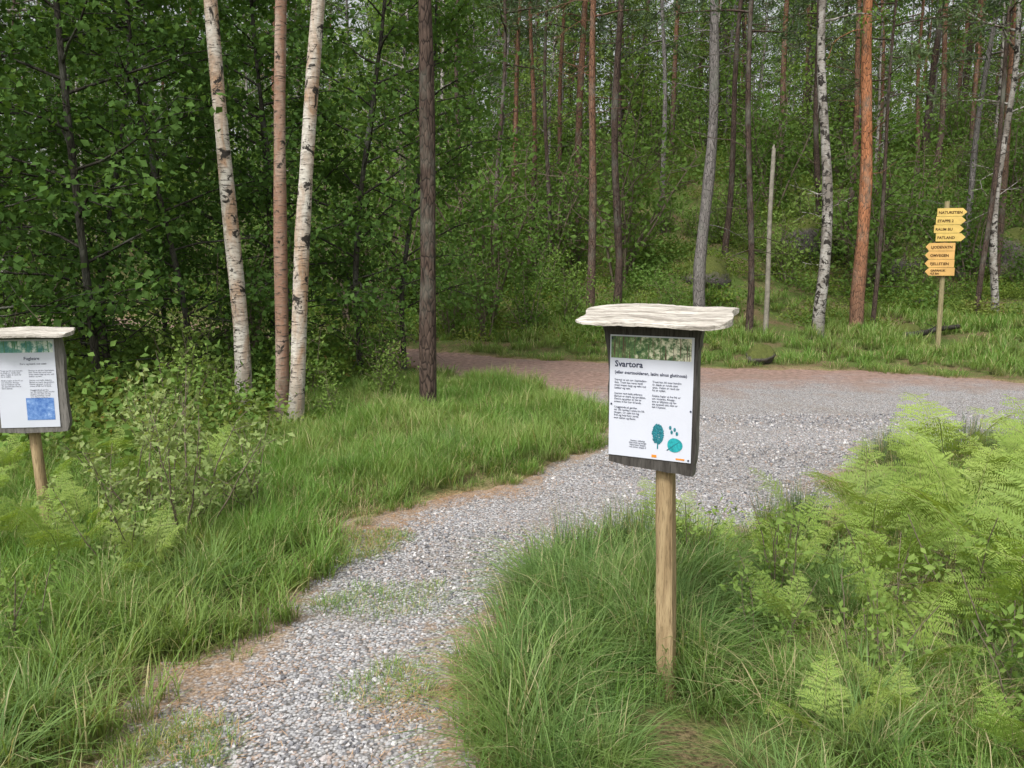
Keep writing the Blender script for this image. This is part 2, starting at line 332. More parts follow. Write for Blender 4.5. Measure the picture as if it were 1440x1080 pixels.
band(0,120,(-14,-1,13,24),lambda x,y,D:(D>.4),lambda x,y,D:.7+0*x,0)
band(0,340,(-6,22,18,32),lambda x,y,D:(D>.5)&(R.rand(len(x))<nz(x,y)),lambda x,y,D:1.0+0*x,0)
flush('verge_grass',farp)
band(0,3200,(-2.2,3,1.8,6.4),lambda x,y,D:(D>.02)&(D<.42)&(R.rand(len(x))<.22+.65*nz(x*2,y*2)),lambda x,y,D:.65+D*2.0,0)
band(0,2000,(-2,6,6,10.5),lambda x,y,D:(D>.02)&(D<.30)&(R.rand(len(x))<.8),lambda x,y,D:.8+D*2,0)
band(0,6000,(-1.4,.6,2.0,5.8),lambda x,y,D:(D<.02)&(D>-.50)&(x<-.33)&(sn(x,y,5.5,77)>.62)&(R.rand(len(x))<.8),lambda x,y,D:.55+.4*(D+.4),0)
band(0,900,(-1,10,10.2,14.5),lambda x,y,D:(D>.03)&(D<.45)&(y>10),lambda x,y,D:1.3+0*x,0)
flush('grass_tufts',small)
xa=[];ya=[];sa=[]
def bl(n,b,cond,s0,s1):
    x,y,D=put(n,*b,cond=cond); q=~front(x,y); x,y=x[q],y[q]; xa.append(x);ya.append(y);sa.append(R.uniform(s0,s1,len(x))*np.where(front2(x,y),.7,1))
def fl_(name,protos,real=False):
    x=np.concatenate(xa);y=np.concatenate(ya);s=np.concatenate(sa); xa.clear();ya.clear();sa.clear()
    scatter(name,protos,P3(x,y),rotz(len(x)),s,R.randint(0,len(protos),len(x)),real)
bl(330,(-.3,1.0,2.2,4.2),lambda x,y,D:np.where((D>.12)&(D<.85),.8,0),.65,1.05)
bl(240,(.2,4.2,2.0,5.0),lambda x,y,D:np.where((D>.35),.65,0),.5,.95)
bl(170,(-3.3,-1.1,2.2,4.6),lambda x,y,D:np.where((D>.3)&(sn(x,y,2.2,61)>.1),.8,0),.55,.9)
bl(90,(-1.8,1.0,5.6,8.6),lambda x,y,D:np.where((D>.25)&(D<1.2),.6,0),.5,.75)
bl(120,(8.2,12,10.8,14),lambda x,y,D:np.where((D>.2),.6,0),.8,1.2)
fl_('long_grass',long_,True)
bl(300,(2.6,6.5,5.7,7.5),lambda x,y,D:np.where((D>.12)&(D<1.3),.75,0),.6,1.0)
bl(12,(1.3,1.75,4.45,4.65),lambda x,y,D:np.where(D>-.5,1.,0),.7,1.)
bl(30,(.1,1.0,3.8,4.4),lambda x,y,D:np.where(D>.05,.8,0),.7,1.0)
fl_('rushes',rush)
bl(520,(.9,5,2.4,7),lambda x,y,D:np.where((D>.1)&(sn(x,y,2,91)>-.1),.8,0),.7,1.2)
bl(560,(-4.5,1,2,9),lambda x,y,D:np.where((D>.03)&(sn(x,y,3,92)>.5),.5,0),.5,.9)
bl(90,(8.2,10,10.8,13),lambda x,y,D:np.where((D>.1),.8,0),1,1.5)
fl_('dry_grass',dry)
# needle litter
mb=MB(); n=60; C=np.stack([R.uniform(-.15,.15,n),R.uniform(-.15,.15,n),R.uniform(.002,.012,n)],1); a=R.uniform(0,6.28,n)
dv=np.stack([np.cos(a),np.sin(a),R.randn(n)*.1],1)*.028; sv=np.stack([-np.sin(a),np.cos(a),0*a],1)*.0011
mb.add(np.stack([C-dv,C+sv,C+dv,C-sv],1).reshape(-1,3),np.arange(n)[:,None]*4+np.arange(4),0,var=np.repeat(R.rand(n),4))
M_nl=leafmat('needle_litter',(.30,.17,.09),(.58,.38,.22),.1); nl=mb.mesh('needles',[M_nl])
x,y,D=put(3000,-2,6,1.8,8,cond=lambda x,y,D:np.where((D<.14)&(D>-.25)&(sn(x,y,2,71)>-.1),.7,0)); 
scatter('pine_needle_litter',[nl],np.stack([x,y,np.maximum(G(x,y,D),H(x,y)+.005)+.003],1),rotz(len(x),.03),R.uniform(.7,1.2,len(x)),np.zeros(len(x)))
# ------------------------------------------------------------------ trees
def make_tree(name,h,r,mats,lean=(0,0),start=.3,nb=30,bl=1.8,ntw=6,nl=22,ls=.06,up=.35,droop=.05,dead=0,wob=.05,sides=10,spread=.10,needles=False,curve=0,topr=.2,twl=.35,deadlen=.9,bshape=1,aspect=.65,zdead=.1,flare=.3,rr=.035):
    mb=MB(); nseg=26; t=np.linspace(0,1,nseg); z=-.2+(h+.2)*t**1.15
    ph=R.uniform(0,6.28,2); P=np.stack([lean[0]*z+wob*np.sin(z*.9+ph[0])*np.clip(z,0,1)+curve*np.sin(math.pi*np.clip(z/6,0,1)),lean[1]*z+wob*np.sin(z*.7+ph[1])*np.clip(z,0,1),z],1)
    rad=r*(1-(1-topr)*t**1.1)*(1+flare*np.exp(-np.maximum(z,0)/.12))*(1+.05*np.sin(z*3.1+ph[0])); tube(mb,P,rad,sides,0,rr)
    def at(zz): return np.array([np.interp(zz,z,P[:,k]) for k in range(3)])
    for k in range(nb):
        f=(k+R.rand())/nb; zz=h*(start+(1-start)*f*.98); p0=at(zz); az=k*2.4+R.uniform(-.5,.5)
        L=bl*(1-.72*f**1.3)*R.uniform(.65,1.15)*(.6+.4*min(1,f*5) if bshape else 1); u=up+R.uniform(-.2,.25)+.4*f
        d=nrm(np.array([math.cos(az),math.sin(az),u])); r0=min(r*.35,.012+.012*L)
        B=limb(p0,d,L,5,droop,.10); tube(mb,B,np.linspace(r0,.004,6),4,0)
        Q=[];cl=[]
        for q in range(ntw):
            s_=.25+.75*(q+R.rand())/ntw; bp=np.array([np.interp(s_,np.linspace(0,1,6),B[:,c]) for c in range(3)])
            sd_=nrm(np.cross(B[-1]-B[0],[0,0,1]))*(1 if q%2 else -1)
            td=nrm(nrm(B[-1]-B[0])*.6+sd_*R.uniform(.3,1)+R.randn(3)*.3); tl=L*twl*R.uniform(.6,1.2)*(1.2-.6*s_)
            T=limb(bp,td,tl,2,.12,.12); tube(mb,T,np.array([.006,.004,.002]),3,0)
            ss=R.uniform(.1,1.05,nl); c=np.stack([np.interp(ss,[0,.5,1],T[:,c2]) for c2 in range(3)],1)+R.randn(nl,3)*spread*np.array([1,1,.7]); Q.append(c); cl.append(np.full(nl,R.rand()))
        Q=np.concatenate(Q); cl=np.concatenate(cl); vr=np.clip(cl*.5+R.rand(len(cl))*.5,0,1)
        if needles: add_leaves(mb,Q,ls,1,zb=.6,aspect=.18,var=vr,hang=-.2,fold=.05)
        else: add_leaves(mb,Q,ls,1,aspect=aspect,var=vr,hang=.3)
    for k in range(dead):
        zz=h*R.uniform(zdead,start+.08); p0=at(zz); az=R.uniform(0,6.28); L=deadlen*R.uniform(.3,1.2)
        B=limb(p0,nrm(np.array([math.cos(az),math.sin(az),R.uniform(-.2,.5)])),L,4,.03,.22); tube(mb,B,np.linspace(.011,.003,5),3,0)
        for q in range(2):
            T=limb(B[2+q],nrm(B[-1]-B[0]+R.randn(3)*.5),L*.35,2,.0,.2); tube(mb,T,np.array([.005,.004,.002]),3,0)
    return mb.mesh(name,mats)
def tr(name,me,x,y,rz=0,sc=1): return obj(name,me,(x,y,float(G(np.array([x]),np.array([y]))[0])),(0,0,rz),sc)
bk=dict(start=.42,nb=20,bl=1.7,ntw=5,nl=16,ls=.06,up=.5,flare=.22)
tr('birch_tree',make_tree('birch',12.5,.086,[M_birch,M_lfB],lean=(-.040,.01),curve=.05,wob=.035,dead=0,sides=14,**bk),-2.76,8.3)
tr('birch_tree',make_tree('birch',12,.070,[M_birchB,M_lfB],lean=(.040,0),dead=0,wob=.02,sides=14,**bk),-2.27,7.94)
tr('birch_tree',make_tree('birch',13,.078,[M_birch,M_lfB],lean=(.090,.01),wob=.035,dead=0,sides=14,**bk),-2.1,7.76)
tr('birch_tree',make_tree('birch',13,.12,[M_birchG,M_lfB],lean=(-.02,0),start=.25,nb=26,bl=2.4,ntw=6,nl=20,ls=.075),-8.5,13.9)
tr('birch_tree',make_tree('birch',13,.115,[M_birchG,M_lfB],lean=(-.02,0),wob=.09,start=.45,nb=20,bl=2.0,dead=10,ntw=6,nl=18,ls=.07),5.95,15.9)
tr('birch_tree',make_tree('birch',12,.09,[M_birchG,M_lfB],lean=(-.025,0),wob=.09,start=.35,nb=24,bl=2.0,dead=8,ntw=6,nl=18,ls=.07),10.9,18.5)
tr('birch_tree',make_tree('birch',9,.06,[M_birchG,M_lfB],lean=(.05,0),start=.35,nb=22,bl=1.6,dead=6,ntw=6,nl=18,ls=.07),11.4,17.2)
pk=dict(start=.55,nb=18,bl=2.0,ntw=6,nl=20,ls=.16,up=.15,needles=True,spread=.10,flare=.2)
tr('pine_tree',make_tree('pine',13.5,.092,[M_pineD,M_ndl],lean=(.004,0),wob=.02,dead=6,zdead=.3,deadlen=.6,sides=14,**pk),-.87,8.4)
for (x,y,r,mm,lx,h,dd) in [(-.35,20,.068,M_pineD,.02,13,14),(.53,22,.078,M_pine,0,15,14),(.91,21,.065,M_pineD,-.01,14,16),(1.67,17.5,.095,M_pine,.0,15,16),(2.3,18,.092,M_pineD,-.012,15,22),
    (3.9,17,.13,M_pineG,.018,16,16),(4.65,16,.07,M_pineD,-.035,13,20),(6.95,16.5,.135,M_pineO,-.018,16,5),(7.5,17,.05,M_pineD,.01,10,16),(10.5,18.5,.065,M_pineD,.03,13,16),(-1.5,23,.08,M_pineD,.01,15,14),(8.9,22,.09,M_pine,0,15,14),(12.3,21,.11,M_pine,0,16,10),(5.4,21,.08,M_pineD,.03,14,16)]:
    k=dict(pk); k['start']=R.uniform(.38,.50); tr('pine_tree',make_tree('pine',h,r,[mm,M_ndl],lean=(lx,R.uniform(-.01,.01)),dead=dd,wob=R.uniform(.02,.08),zdead=.08,deadlen=1.2,**k),x,y)
mb=MB(); z=np.linspace(-.2,3.65,12); tube(mb,np.stack([.01*np.sin(z*2),0*z,z],1),np.linspace(.055,.038,12),8,0,.05)
tube(mb,[(0,0,3.64),(.01,0,3.72)],[.036,.008],8,0); tr('dead_tree_snag',mb.mesh('snag',[M_snag]),4.96,16)
# alders
def alder(seed,h):
    return make_tree('alder',h,.045,[M_alder,M_lfA],lean=(R.uniform(-.1,.1),R.uniform(-.05,.05)),start=.12,nb=32,bl=1.9,ntw=7,nl=26,ls=.078,up=.3,wob=.12,topr=.3,dead=12,zdead=.04,deadlen=1.2,spread=.13,aspect=.72)
al=[alder(i,R.uniform(5.5,7.5)) for i in range(5)]
for k,(x,y) in enumerate([(-3.7,9.3),(-3.0,10.8),(-4.9,9.9),(-5.9,11.3),(-6.3,9.3),(-2.1,11.2),(-7.6,12),(-4.2,12.6),(-9,10.8),(-4.3,8.4),(-10.5,14.5),(-5.3,8.0),(-7.2,10.2),(-3.5,11.9),(-5.6,13.2),(-1.6,12.0)]):
    tr('alder_tree',al[k%5],x,y,R.uniform(0,6.28),R.uniform(.8,1.1))
def shrub(h,n,mats,ls,bl=.6,nl=12,ntw=4,stem=.009,spread=.05,aspect=.55,wide=.45):
    mb=MB()
    for s in range(n):
        az=R.uniform(0,6.28); d=nrm(np.array([math.cos(az)*wide*R.rand(),math.sin(az)*wide*R.rand(),1.])); L=h*R.uniform(.55,1.05)
        P=limb([R.randn()*.05,R.randn()*.05,-.03],d,L,6,-.03,.10); tube(mb,P,np.linspace(stem,.002,7),4,0)
        for q in range(ntw):
            s_=R.uniform(.2,1); bp=np.array([np.interp(s_,np.linspace(0,1,7),P[:,c]) for c in range(3)]); td=nrm(R.randn(3)+np.array([0,0,.8])); tl=bl*h*R.uniform(.2,.5)
            T=limb(bp,td,tl,2,0,.15); tube(mb,T,np.array([.004,.003,.0015])*stem/.009*.8,3,0); ss=R.uniform(.1,1.05,nl)
            c=np.stack([np.interp(ss,[0,.5,1],T[:,c2]) for c2 in range(3)],1)+R.randn(nl,3)*spread; add_leaves(mb,c,ls,1,zb=.6,aspect=aspect,hang=-.3,var=np.clip(R.rand()*.5+R.rand(nl)*.5,0,1))
    return mb.mesh('shrub',mats)
M_twig=plain('twig_bark',(.15,.12,.085),.8)
wl=[shrub(1.18,9,[M_twig,M_wil],.044,.45,12,8,.007,spread=.014,wide=.8),shrub(.85,7,[M_twig,M_wil],.042,.5,11,7,.006,spread=.014,wide=.7)]
tr('willow_shrub',wl[0],-1.80,4.35); tr('willow_shrub',wl[1],-2.1,4.6,1.); tr('willow_shrub',wl[1],-1.6,4.9,2.,.8); tr('willow_shrub',wl[0],-2.6,6.0,4.,.8); tr('willow_shrub',wl[1],-1.95,3.95,3.,.8)
sp=[shrub(.55,5,[M_twig,M_lfL],.035,.6,10,5,.004,spread=.03,wide=.25),shrub(.7,4,[M_twig,M_lfL],.04,.5,9,6,.004,spread=.03,wide=.3)]
for (x,y,k,s) in [(-1.95,3.0,0,.8),(-2.2,3.3,0,.7),(.9,3.9,1,.7),(1.0,3.0,1,.7),(1.3,2.7,0,.9),(1.55,3.1,1,.9),(1.2,3.6,0,1),(.85,4.3,0,.7),(1.75,2.6,1,.9),(1.9,3.2,1,1),(2.1,2.7,0,1.),(1.6,2.35,0,.9),(2.3,3.1,0,1.1)]: tr('seedling_shrub',sp[k],x,y,R.uniform(0,6),s)
mid=[shrub(1.5,10,[M_twig,M_lfB],.065,.5,16,7,.014,.09,wide=.6),shrub(2.2,10,[M_twig,M_lfB],.07,.5,18,8,.018,.12,wide=.5),shrub(1.0,10,[M_twig,M_lfL],.06,.55,14,6,.012,.07,wide=.7)]
for (x,y,k,s) in [(-.5,15.4,1,1),(.3,16,0,1.1),(-1.7,10.6,0,.9),(-3.4,8.7,2,1),(-3.1,7.4,2,.8),(-4.4,7.2,0,.8),(-5.2,8.2,1,.8),(-.9,17,1,1.1),(1.1,16.4,2,1.2),(-3.9,6.7,2,.7),(-1.2,15.6,0,1.1),(-2.3,9.2,2,.9),(3.2,17,0,.8),(-3.3,9.9,1,.9),(-1.5,9.3,2,.7),(-2.75,7.7,2,.6),(-1.75,7.9,2,.5)]: tr('broadleaf_shrub',mid[k],x,y,R.uniform(0,6),s)
# ferns
def fern(nf,L):
    mb=MB()
    for f in range(nf):
        az=f*6.283/nf+R.uniform(-.5,.5); l=L*R.uniform(.75,1.1); e=R.uniform(1.1,1.45); n=22; p=np.array([0.,0,-.02]); P=[p]; tw=R.uniform(-.3,.3); bd=R.uniform(.10,.17)
        for k in range(n): 
            e-=bd*(k/n)**1.3; P.append(P[-1]+np.array([math.cos(az+tw*k/n)*math.cos(e),math.sin(az+tw*k/n)*math.cos(e),math.sin(e)])*l/n)
        P=np.array(P); tube(mb,P,np.linspace(.0034,.001,n+1),4,1); T=nrm(np.gradient(P,axis=0)); side=np.array([-math.sin(az),math.cos(az),0.])
        vr=R.rand()
        for k in range(9,n+1):
            s=(k-9)/(n-9); lp=l*.27*(1-s)**.75*(.8+.2*min(1,s*6))*R.uniform(.85,1.1)+.010
            for sg in (1,-1):
                d=nrm(side*sg*1.0+T[k]*R.uniform(.35,.65)+np.array([0,0,-.05+R.randn()*.2])); m_=max(4,int(lp/.0105)); u=(np.arange(m_)+.6)/m_
                Q=P[k]+d*(u*lp)[:,None]+np.array([0,0,-1])*(R.uniform(.05,.35)*lp*u**2)[:,None]; nn=nrm(np.cross(T[k],d)); fw=nrm(np.cross(nn,d))
                for s2 in (1,-1):
                    e_=nrm(fw*s2+d*.45+R.randn(m_,3)*.12); ll=(lp*.26*(1-u*.8)+.005)[:,None]*R.uniform(.8,1.15,(m_,1)); w=d[None]*.0038
                    tip=Q+e_*ll; md=Q+e_*ll*.45
                    V=np.stack([Q,md+w,tip,md-w],1).reshape(-1,3); mb.add(V,np.arange(m_)[:,None]*4+np.arange(4),0,var=np.clip(vr*.5+np.repeat(R.rand(m_),4)*.5,0,1))
    return mb.mesh('fern',[M_fern,M_ferns])
fr=[fern(4,.9),fern(3,.8),fern(3,1.0),fern(4,.65),fern(3,.9)]
fl=[(2.25,3.9),(2.55,4.3),(2.95,4.6),(3.3,5.1),(2.6,3.5),(2.15,3.3),(3.3,4.3),(3.6,5.4),(2.35,2.95),(2.75,4.0),(1.85,4.05),(3.1,3.8),(2.9,5.3),(1.05,4.05),(1.3,3.75),(1.72,3.6),(1.5,2.25),(2.0,2.5),(2.0,3.65),(2.4,3.6),(2.1,3.0),(2.8,3.3),(1.95,4.35),(3.0,4.95),(2.2,4.2),(1.75,3.15),(2.65,5.0),(3.4,4.7),(1.25,2.45),(1.45,2.85),(1.9,2.85),(1.6,3.35),(.95,2.3),(1.15,3.2),(1.5,4.1),(.8,4.15),(1.75,2.3),(2.2,2.75),
 (-3.0,5.2),(-2.7,4.7),(-3.3,4.9),(-2.35,4.3),(-2.9,5.8),(-3.6,5.6),(-2.5,5.2),(-2.2,3.85),(-3.2,4.3),(-2.6,4.1),(-1.75,3.75),(-2.7,3.9),(-2.05,5.3)]
for k,(x,y) in enumerate(fl): tr('fern',fr[k%5],x,y,R.uniform(0,6.28),R.uniform(.8,1.15)*(.5 if y<2.6 else .68 if x<1.8 else 1))
# ------------------------------------------------------------------ undergrowth and distant forest
def mound(h,w,n,ls,mats,st=12):
    mb=MB()
    for s in range(st):
        a=R.uniform(0,6.28); q=w*R.rand()**.5; P=limb([math.cos(a)*q*.6,math.sin(a)*q*.6,-.05],nrm(np.array([math.cos(a)*.4,math.sin(a)*.4,1])),h*R.uniform(.6,1),3,0,.15)
        c=P[R.randint(1,4,n)]+R.randn(n,3)*np.array([.12,.12,.06])*w/.35; c[:,2]=np.abs(c[:,2]); add_leaves(mb,c,ls,1,zb=1.2,aspect=.65,hang=-.1,var=np.clip(R.rand()*.5+R.rand(n)*.5,0,1))
    return mb.mesh('bilberry',mats)
md=[mound(.35,.55,36,.055,[M_twig,M_lfU]) for _ in range(3)]+[mound(.55,.6,36,.07,[M_twig,M_lfB])]
x1,y1,D1=put(2300,-10,24,14.5,40,cond=lambda x,y,D:np.where((D>.9),np.clip((y-13.5)/5,0,1)*np.where(x>3,np.clip((y-16)/4,0,1),1)*(.55+.45*nz(x*.5,y*.5)),0))
x2,y2,D2=put(300,-9,-2.2,6,15,cond=lambda x,y,D:np.where((D>.4),.8,0))
x3,y3,D3=put(1000,-25,40,38,62,cond=lambda x,y,D:D>1)
x=np.concatenate([x1,x2,x3]);y=np.concatenate([y1,y2,y3]); s=np.where(y>38,2.4,1.)*R.uniform(.7,1.3,len(x))
scatter('bilberry_undergrowth',md,P3(x,y),rotz(len(x),.1),s,R.randint(0,4,len(x)))
x1,y1,D1=put(400,-14,30,17,50,cond=lambda x,y,D:(D>1)&((y>20)|(x<1)))
scatter('sapling_undergrowth',mid,P3(x1,y1),rotz(len(x1),.08),R.uniform(.7,2.2,len(x1)),R.randint(0,3,len(x1)))
pq=dict(nb=20,bl=2.2,ntw=5,nl=16,ls=.26,up=.15,needles=True,dead=14,deadlen=1.4,sides=6); bq=dict(nb=28,bl=2.2,ntw=5,nl=15,ls=.13,sides=6,spread=.20)
pr=[make_tree('p',15,.11,[M_pine,M_ndl],start=.5,**pq),make_tree('p',17,.13,[M_pineD,M_ndl],lean=(.02,0),start=.45,**pq),make_tree('p',13,.09,[M_pineG,M_ndl],lean=(-.02,0),start=.4,**pq),
    make_tree('b',12,.08,[M_birchG,M_lfB],lean=(.02,0),start=.18,**bq),make_tree('b',10,.06,[M_birchG,M_lfB],lean=(-.03,0),start=.15,**bq),make_tree('b',7,.045,[M_alder,M_lfL],start=.12,**bq)]
x,y,D=put(1150,-42,50,21,72,cond=lambda x,y,D:np.where((D>1)&(np.abs(x)<y*.72+5),np.where(y<27,.45,.60),0))
idx=R.choice(6,len(x),p=[.20,.18,.13,.17,.17,.15])
scatter('distant_forest_trees',pr,P3(x,y),rotz(len(x),.035),R.uniform(.7,1.15,len(x)),idx)
# rocks
m,nt=mat('mossy_rock'); co=coords(nt); n1=noise(nt,co,3,5,.7); n2=noise(nt,co,20,4,.7); ge=nt.nodes.new('ShaderNodeNewGeometry'); sp_=nt.nodes.new('ShaderNodeSeparateXYZ'); nt.links.new(ge.outputs['Normal'],sp_.inputs[0])
rc=mixc(nt,step(nt,n2,.3,.7),(.04,.036,.032),(.19,.17,.155)); ms=mixc(nt,step(nt,n2,.3,.7),(.04,.055,.012),(.14,.155,.04))
out(nt,pbsdf(nt,mixc(nt,step(nt,math_(nt,'ADD',sp_.outputs[2],math_(nt,'MULTIPLY',n1,1.3)),.8,1.15),rc,ms),.9,.2,bump(nt,n2,.7,.03)))
rk=[stone(60+i,[m],4,.26,(1,.8,.6)) for i in range(4)]
for me in rk:
    for p in me.polygons: p.use_smooth=True
for (x,y,s,dz) in [(3.95,12.85,.27,.3),(-.35,8.3,.17,.2),(-.15,8.6,.12,.2),(7.6,15.6,.32,.1),(4.6,19.5,.6,0),(-1.3,23.5,.95,.1),(-.2,24.6,.8,.1),(3.4,23,.8,.1),(-3.4,8.1,.2,.1),(8.3,22.5,1.0,.1),(9.7,23,1.2,.15),(11.6,23.6,1.0,.1),(6.6,24,.9,.1),(14,24,1.3,.1),(1.6,26,1.1,.1)]:
    o=tr('mossy_rock',rk[R.randint(4)],x,y,R.uniform(0,6),s); o.location.z+=s*dz
mb=MB(); P=limb([0,0,.08],[1,.15,.02],1.9,6,0,.06); tube(mb,P,np.linspace(.07,.04,7),8,0,.05)
for k in range(7): T=limb(P[R.randint(1,6)],nrm(R.randn(3)+np.array([0,0,.8])),R.uniform(.2,.6),3,0,.2); tube(mb,T,np.linspace(.012,.003,4),3,0)
lg=mb.mesh('log',[M_alder]); tr('fallen_log',lg,6.9,15.0,.1); tr('fallen_log',lg,9.5,19.5,.5,1.4)
# ------------------------------------------------------------------ signs
def wood(name,ca,cb,scale=(14,14,1.2),st=(.3,.7)):
    m,nt=mat(name); co=coords(nt,scale); n=noise(nt,co,3,6,.65,.8); n2=noise(nt,coords(nt,tuple(s*5 for s in scale)),3,3,.6)
    c=mixc(nt,step(nt,n,*st),ca,cb); c=mixc(nt,math_(nt,'MULTIPLY',step(nt,n2,.52,.66),.65),c,[x*.45 for x in ca])
    out(nt,pbsdf(nt,c,.8,.2,bump(nt,math_(nt,'ADD',n,n2),.6,.004))); return m
M_post=wood('post_wood',(.22,.15,.08),(.44,.33,.19)); M_board=wood('weathered_board',(.035,.031,.028),(.10,.092,.085))
M_roof=wood('roof_slab_wood',(.26,.235,.20),(.60,.56,.50),(1.5,16,16),(.38,.62)); M_side=wood('board_edge',(.09,.083,.076),(.22,.205,.19))
M_paper=plain('laminated_paper',(.58,.60,.68),.35,.4,.04,4); M_ink=plain('ink',(.03,.035,.07),.5); M_teal=plain('teal_print',(.02,.30,.33),.5,.3,.35,120); M_pt=plain('dark_teal_print',(.02,.16,.20),.5,.3,.5,200); M_or=plain('orange_print',(.7,.25,.03),.5)
def banner(name,greens,sc=40,x0=0,x1=1,trunks=True):
    m,nt=mat(name); co=coords(nt,(1,1,1)); n=noise(nt,co,sc,5,.7); n2=noise(nt,coords(nt,(7,1,.35)),sc*.5,3)
    sx=nt.nodes.new('ShaderNodeSeparateXYZ'); nt.links.new(co,sx.inputs[0])
    c=mixc(nt,step(nt,n,.35,.65),greens[0],greens[1]); c=mixc(nt,step(nt,math_(nt,'ADD',n,math_(nt,'MULTIPLY',step(nt,sx.outputs[0],x0,x1),.2)),.60,.74),c,greens[3])
    if trunks: c=mixc(nt,step(nt,n2,.54,.60),c,greens[2])
    out(nt,pbsdf(nt,c,.4,.4)); return m
def prism(poly,y0,y1,mats,mi_side=1,bev=0):
    mb=MB(); n=len(poly); P=np.array(poly)
    V=np.concatenate([np.stack([P[:,0],np.full(n,y0),P[:,1]],1),np.stack([P[:,0],np.full(n,y1),P[:,1]],1)])
    mb.add(V,[list(range(n))],0); mb.addf([list(range(2*n-1,n-1,-1))],0); mb.addf([[i,i+n,(i+1)%n+n,(i+1)%n] for i in range(n)],mi_side)
    return mb.mesh('part',mats,False)
def jag(pts,amp,sub,closed=True,seed=1):
    r=np.random.RandomState(seed); o=[]; n=len(pts)
    for i in range(n):
        a=np.array(pts[i]);b=np.array(pts[(i+1)%n])
        for k in range(sub): o.append(a+(b-a)*k/sub+(r.randn(2)*amp if k else 0))
    return o
def text(s,parent,x,y,z,size,m,name='text',bold=0,al='LEFT',sp=1.0):
    cu=bpy.data.curves.new(name,'FONT'); cu.body=s; cu.size=size; cu.align_x=al; cu.offset=bold; cu.space_line=sp; cu.materials.append(m); cu.resolution_u=2
    o=bpy.data.objects.new(name,cu); COL.objects.link(o); o.parent=parent; o.location=(x,y,z); o.rotation_euler=(math.pi/2,0,0); return o
def rect(parent,name,x0,x1,z0,z1,y,m):
    mb=MB(); mb.add([(x0,y,z0),(x1,y,z0),(x1,y,z1),(x0,y,z1)],[(0,1,2,3)],0); return obj(name,mb.mesh(name,[m],False),parent=parent)
def post(parent,p0,p1,w,m,round_=False):
    mb=MB(); n=10; P=np.array([np.array(p0)+(np.array(p1)-np.array(p0))*k/n for k in range(n+1)])
    if round_: tube(mb,P,np.full(n+1,w),12,0,.015)
    else:
        c=[(-1,-.75),(-.75,-1),(.75,-1),(1,-.75),(1,.75),(.75,1),(-.75,1),(-1,.75)]
        V=[];
        for p in P:
            for a,b in c: V.append(p+np.array([a*w,b*w,0])+np.append(R.randn(2)*.0008,0))
        F=[[k*8+i,k*8+(i+1)%8,k*8+8+(i+1)%8,k*8+8+i] for k in range(n) for i in range(8)]
        mb.add(V,F,0); mb.addf([list(range(n*8,n*8+8))],0)
    return obj('post',mb.mesh('post',[m],round_),parent=parent)
def roofslab(parent,cx,cy,z,w,d,seed,tilt=.12):
    r=np.random.RandomState(seed); nx,ny=40,8; mb=MB(); V=[]
    fr_=[.005*math.sin(k*.22+seed)+.002*math.sin(k*.9+seed)+r.randn()*.0012 for k in range(nx+1)]
    for top in (1,0):
        for i in range(nx+1):
            for j in range(ny+1):
                u=i/nx-.5; v=j/ny-.5; e=1-(abs(u)*2)**8*.25
                yy=v*d*e+(fr_[i] if v<0 else .4*fr_[-i-1]); xx=u*w+(.010*math.sin(v*7+seed)*abs(u)*2)
                th=.018+.002*math.sin(u*9+seed)+.004*u; zz=(th if top else 0)+tilt*yy+.002*math.sin(u*5+seed)+(r.randn()*.0005)
                if j in(0,ny): zz+= -.004 if top else .004
                V.append((cx+xx,cy+yy,z+zz))
    m_=(nx+1)*(ny+1); F=[]
    for i in range(nx):
        for j in range(ny):
            a=i*(ny+1)+j; F.append((a,a+ny+1,a+ny+2,a+1)); F.append((m_+a,m_+a+1,m_+a+ny+2,m_+a+ny+1))
    for i in range(nx):
        a=i*(ny+1); F.append((a,m_+a,m_+a+ny+1,a+ny+1)); a+=ny; F.append((a,a+ny+1,m_+a+ny+1,m_+a))
    for j in range(ny): a=j; F.append((a,a+1,m_+a+1,m_+a)); a=nx*(ny+1)+j; F.append((a,m_+a,m_+a+1,a+1))
    mb.add(V,F,0); return obj('roof_slab',mb.mesh('roof_slab',[M_roof],False),parent=parent)
S=empty('information_sign',(.56,2.73,0),math.radians(-28))
post(S,(0,0,-.2),(-.0415,-.022,1.37),.029,M_post)
cx,cy=-.0716,-.052
ol=[(-.144,.922),(-.05,.912),(.10,.906),(.150,.901),(.158,.97),(.159,1.15),(.156,1.30),(.164,1.37),(.180,1.412),(-.190,1.412),(-.168,1.37),(-.153,1.28),(-.150,1.15),(-.147,1.05)]
obj('board',prism(jag([(cx+a,b) for a,b in ol],.0014,4),cy-.02,cy+.018,[M_board,M_side]),parent=S)
roofslab(S,cx+.012,cy-.02,1.42,.50,.21,3,.25)
q_=lambda z:1.362-(1.357-z)*.918
fy=cy-.0235; rect(S,'paper',cx-.1445,cx+.1445,q_(.905),q_(1.357),fy,M_paper); px=cx-.1445
rect(S,'banner_photo',px+.004,px+.281,q_(1.272),q_(1.352),fy-.0012,banner('forest_photo_print',[(.03,.09,.04),(.22,.36,.12),(.12,.08,.05),(.75,.72,.55)],50,px,px+.28))
text('Svartora',S,px+.018,fy-.0012,q_(1.240),.029,M_ink,'title',.0006)
text('(eller svartoolderen, latin: alnus glutinosa)',S,px+.018,fy-.0012,q_(1.214),.0148,M_ink,'subtitle',.0003)
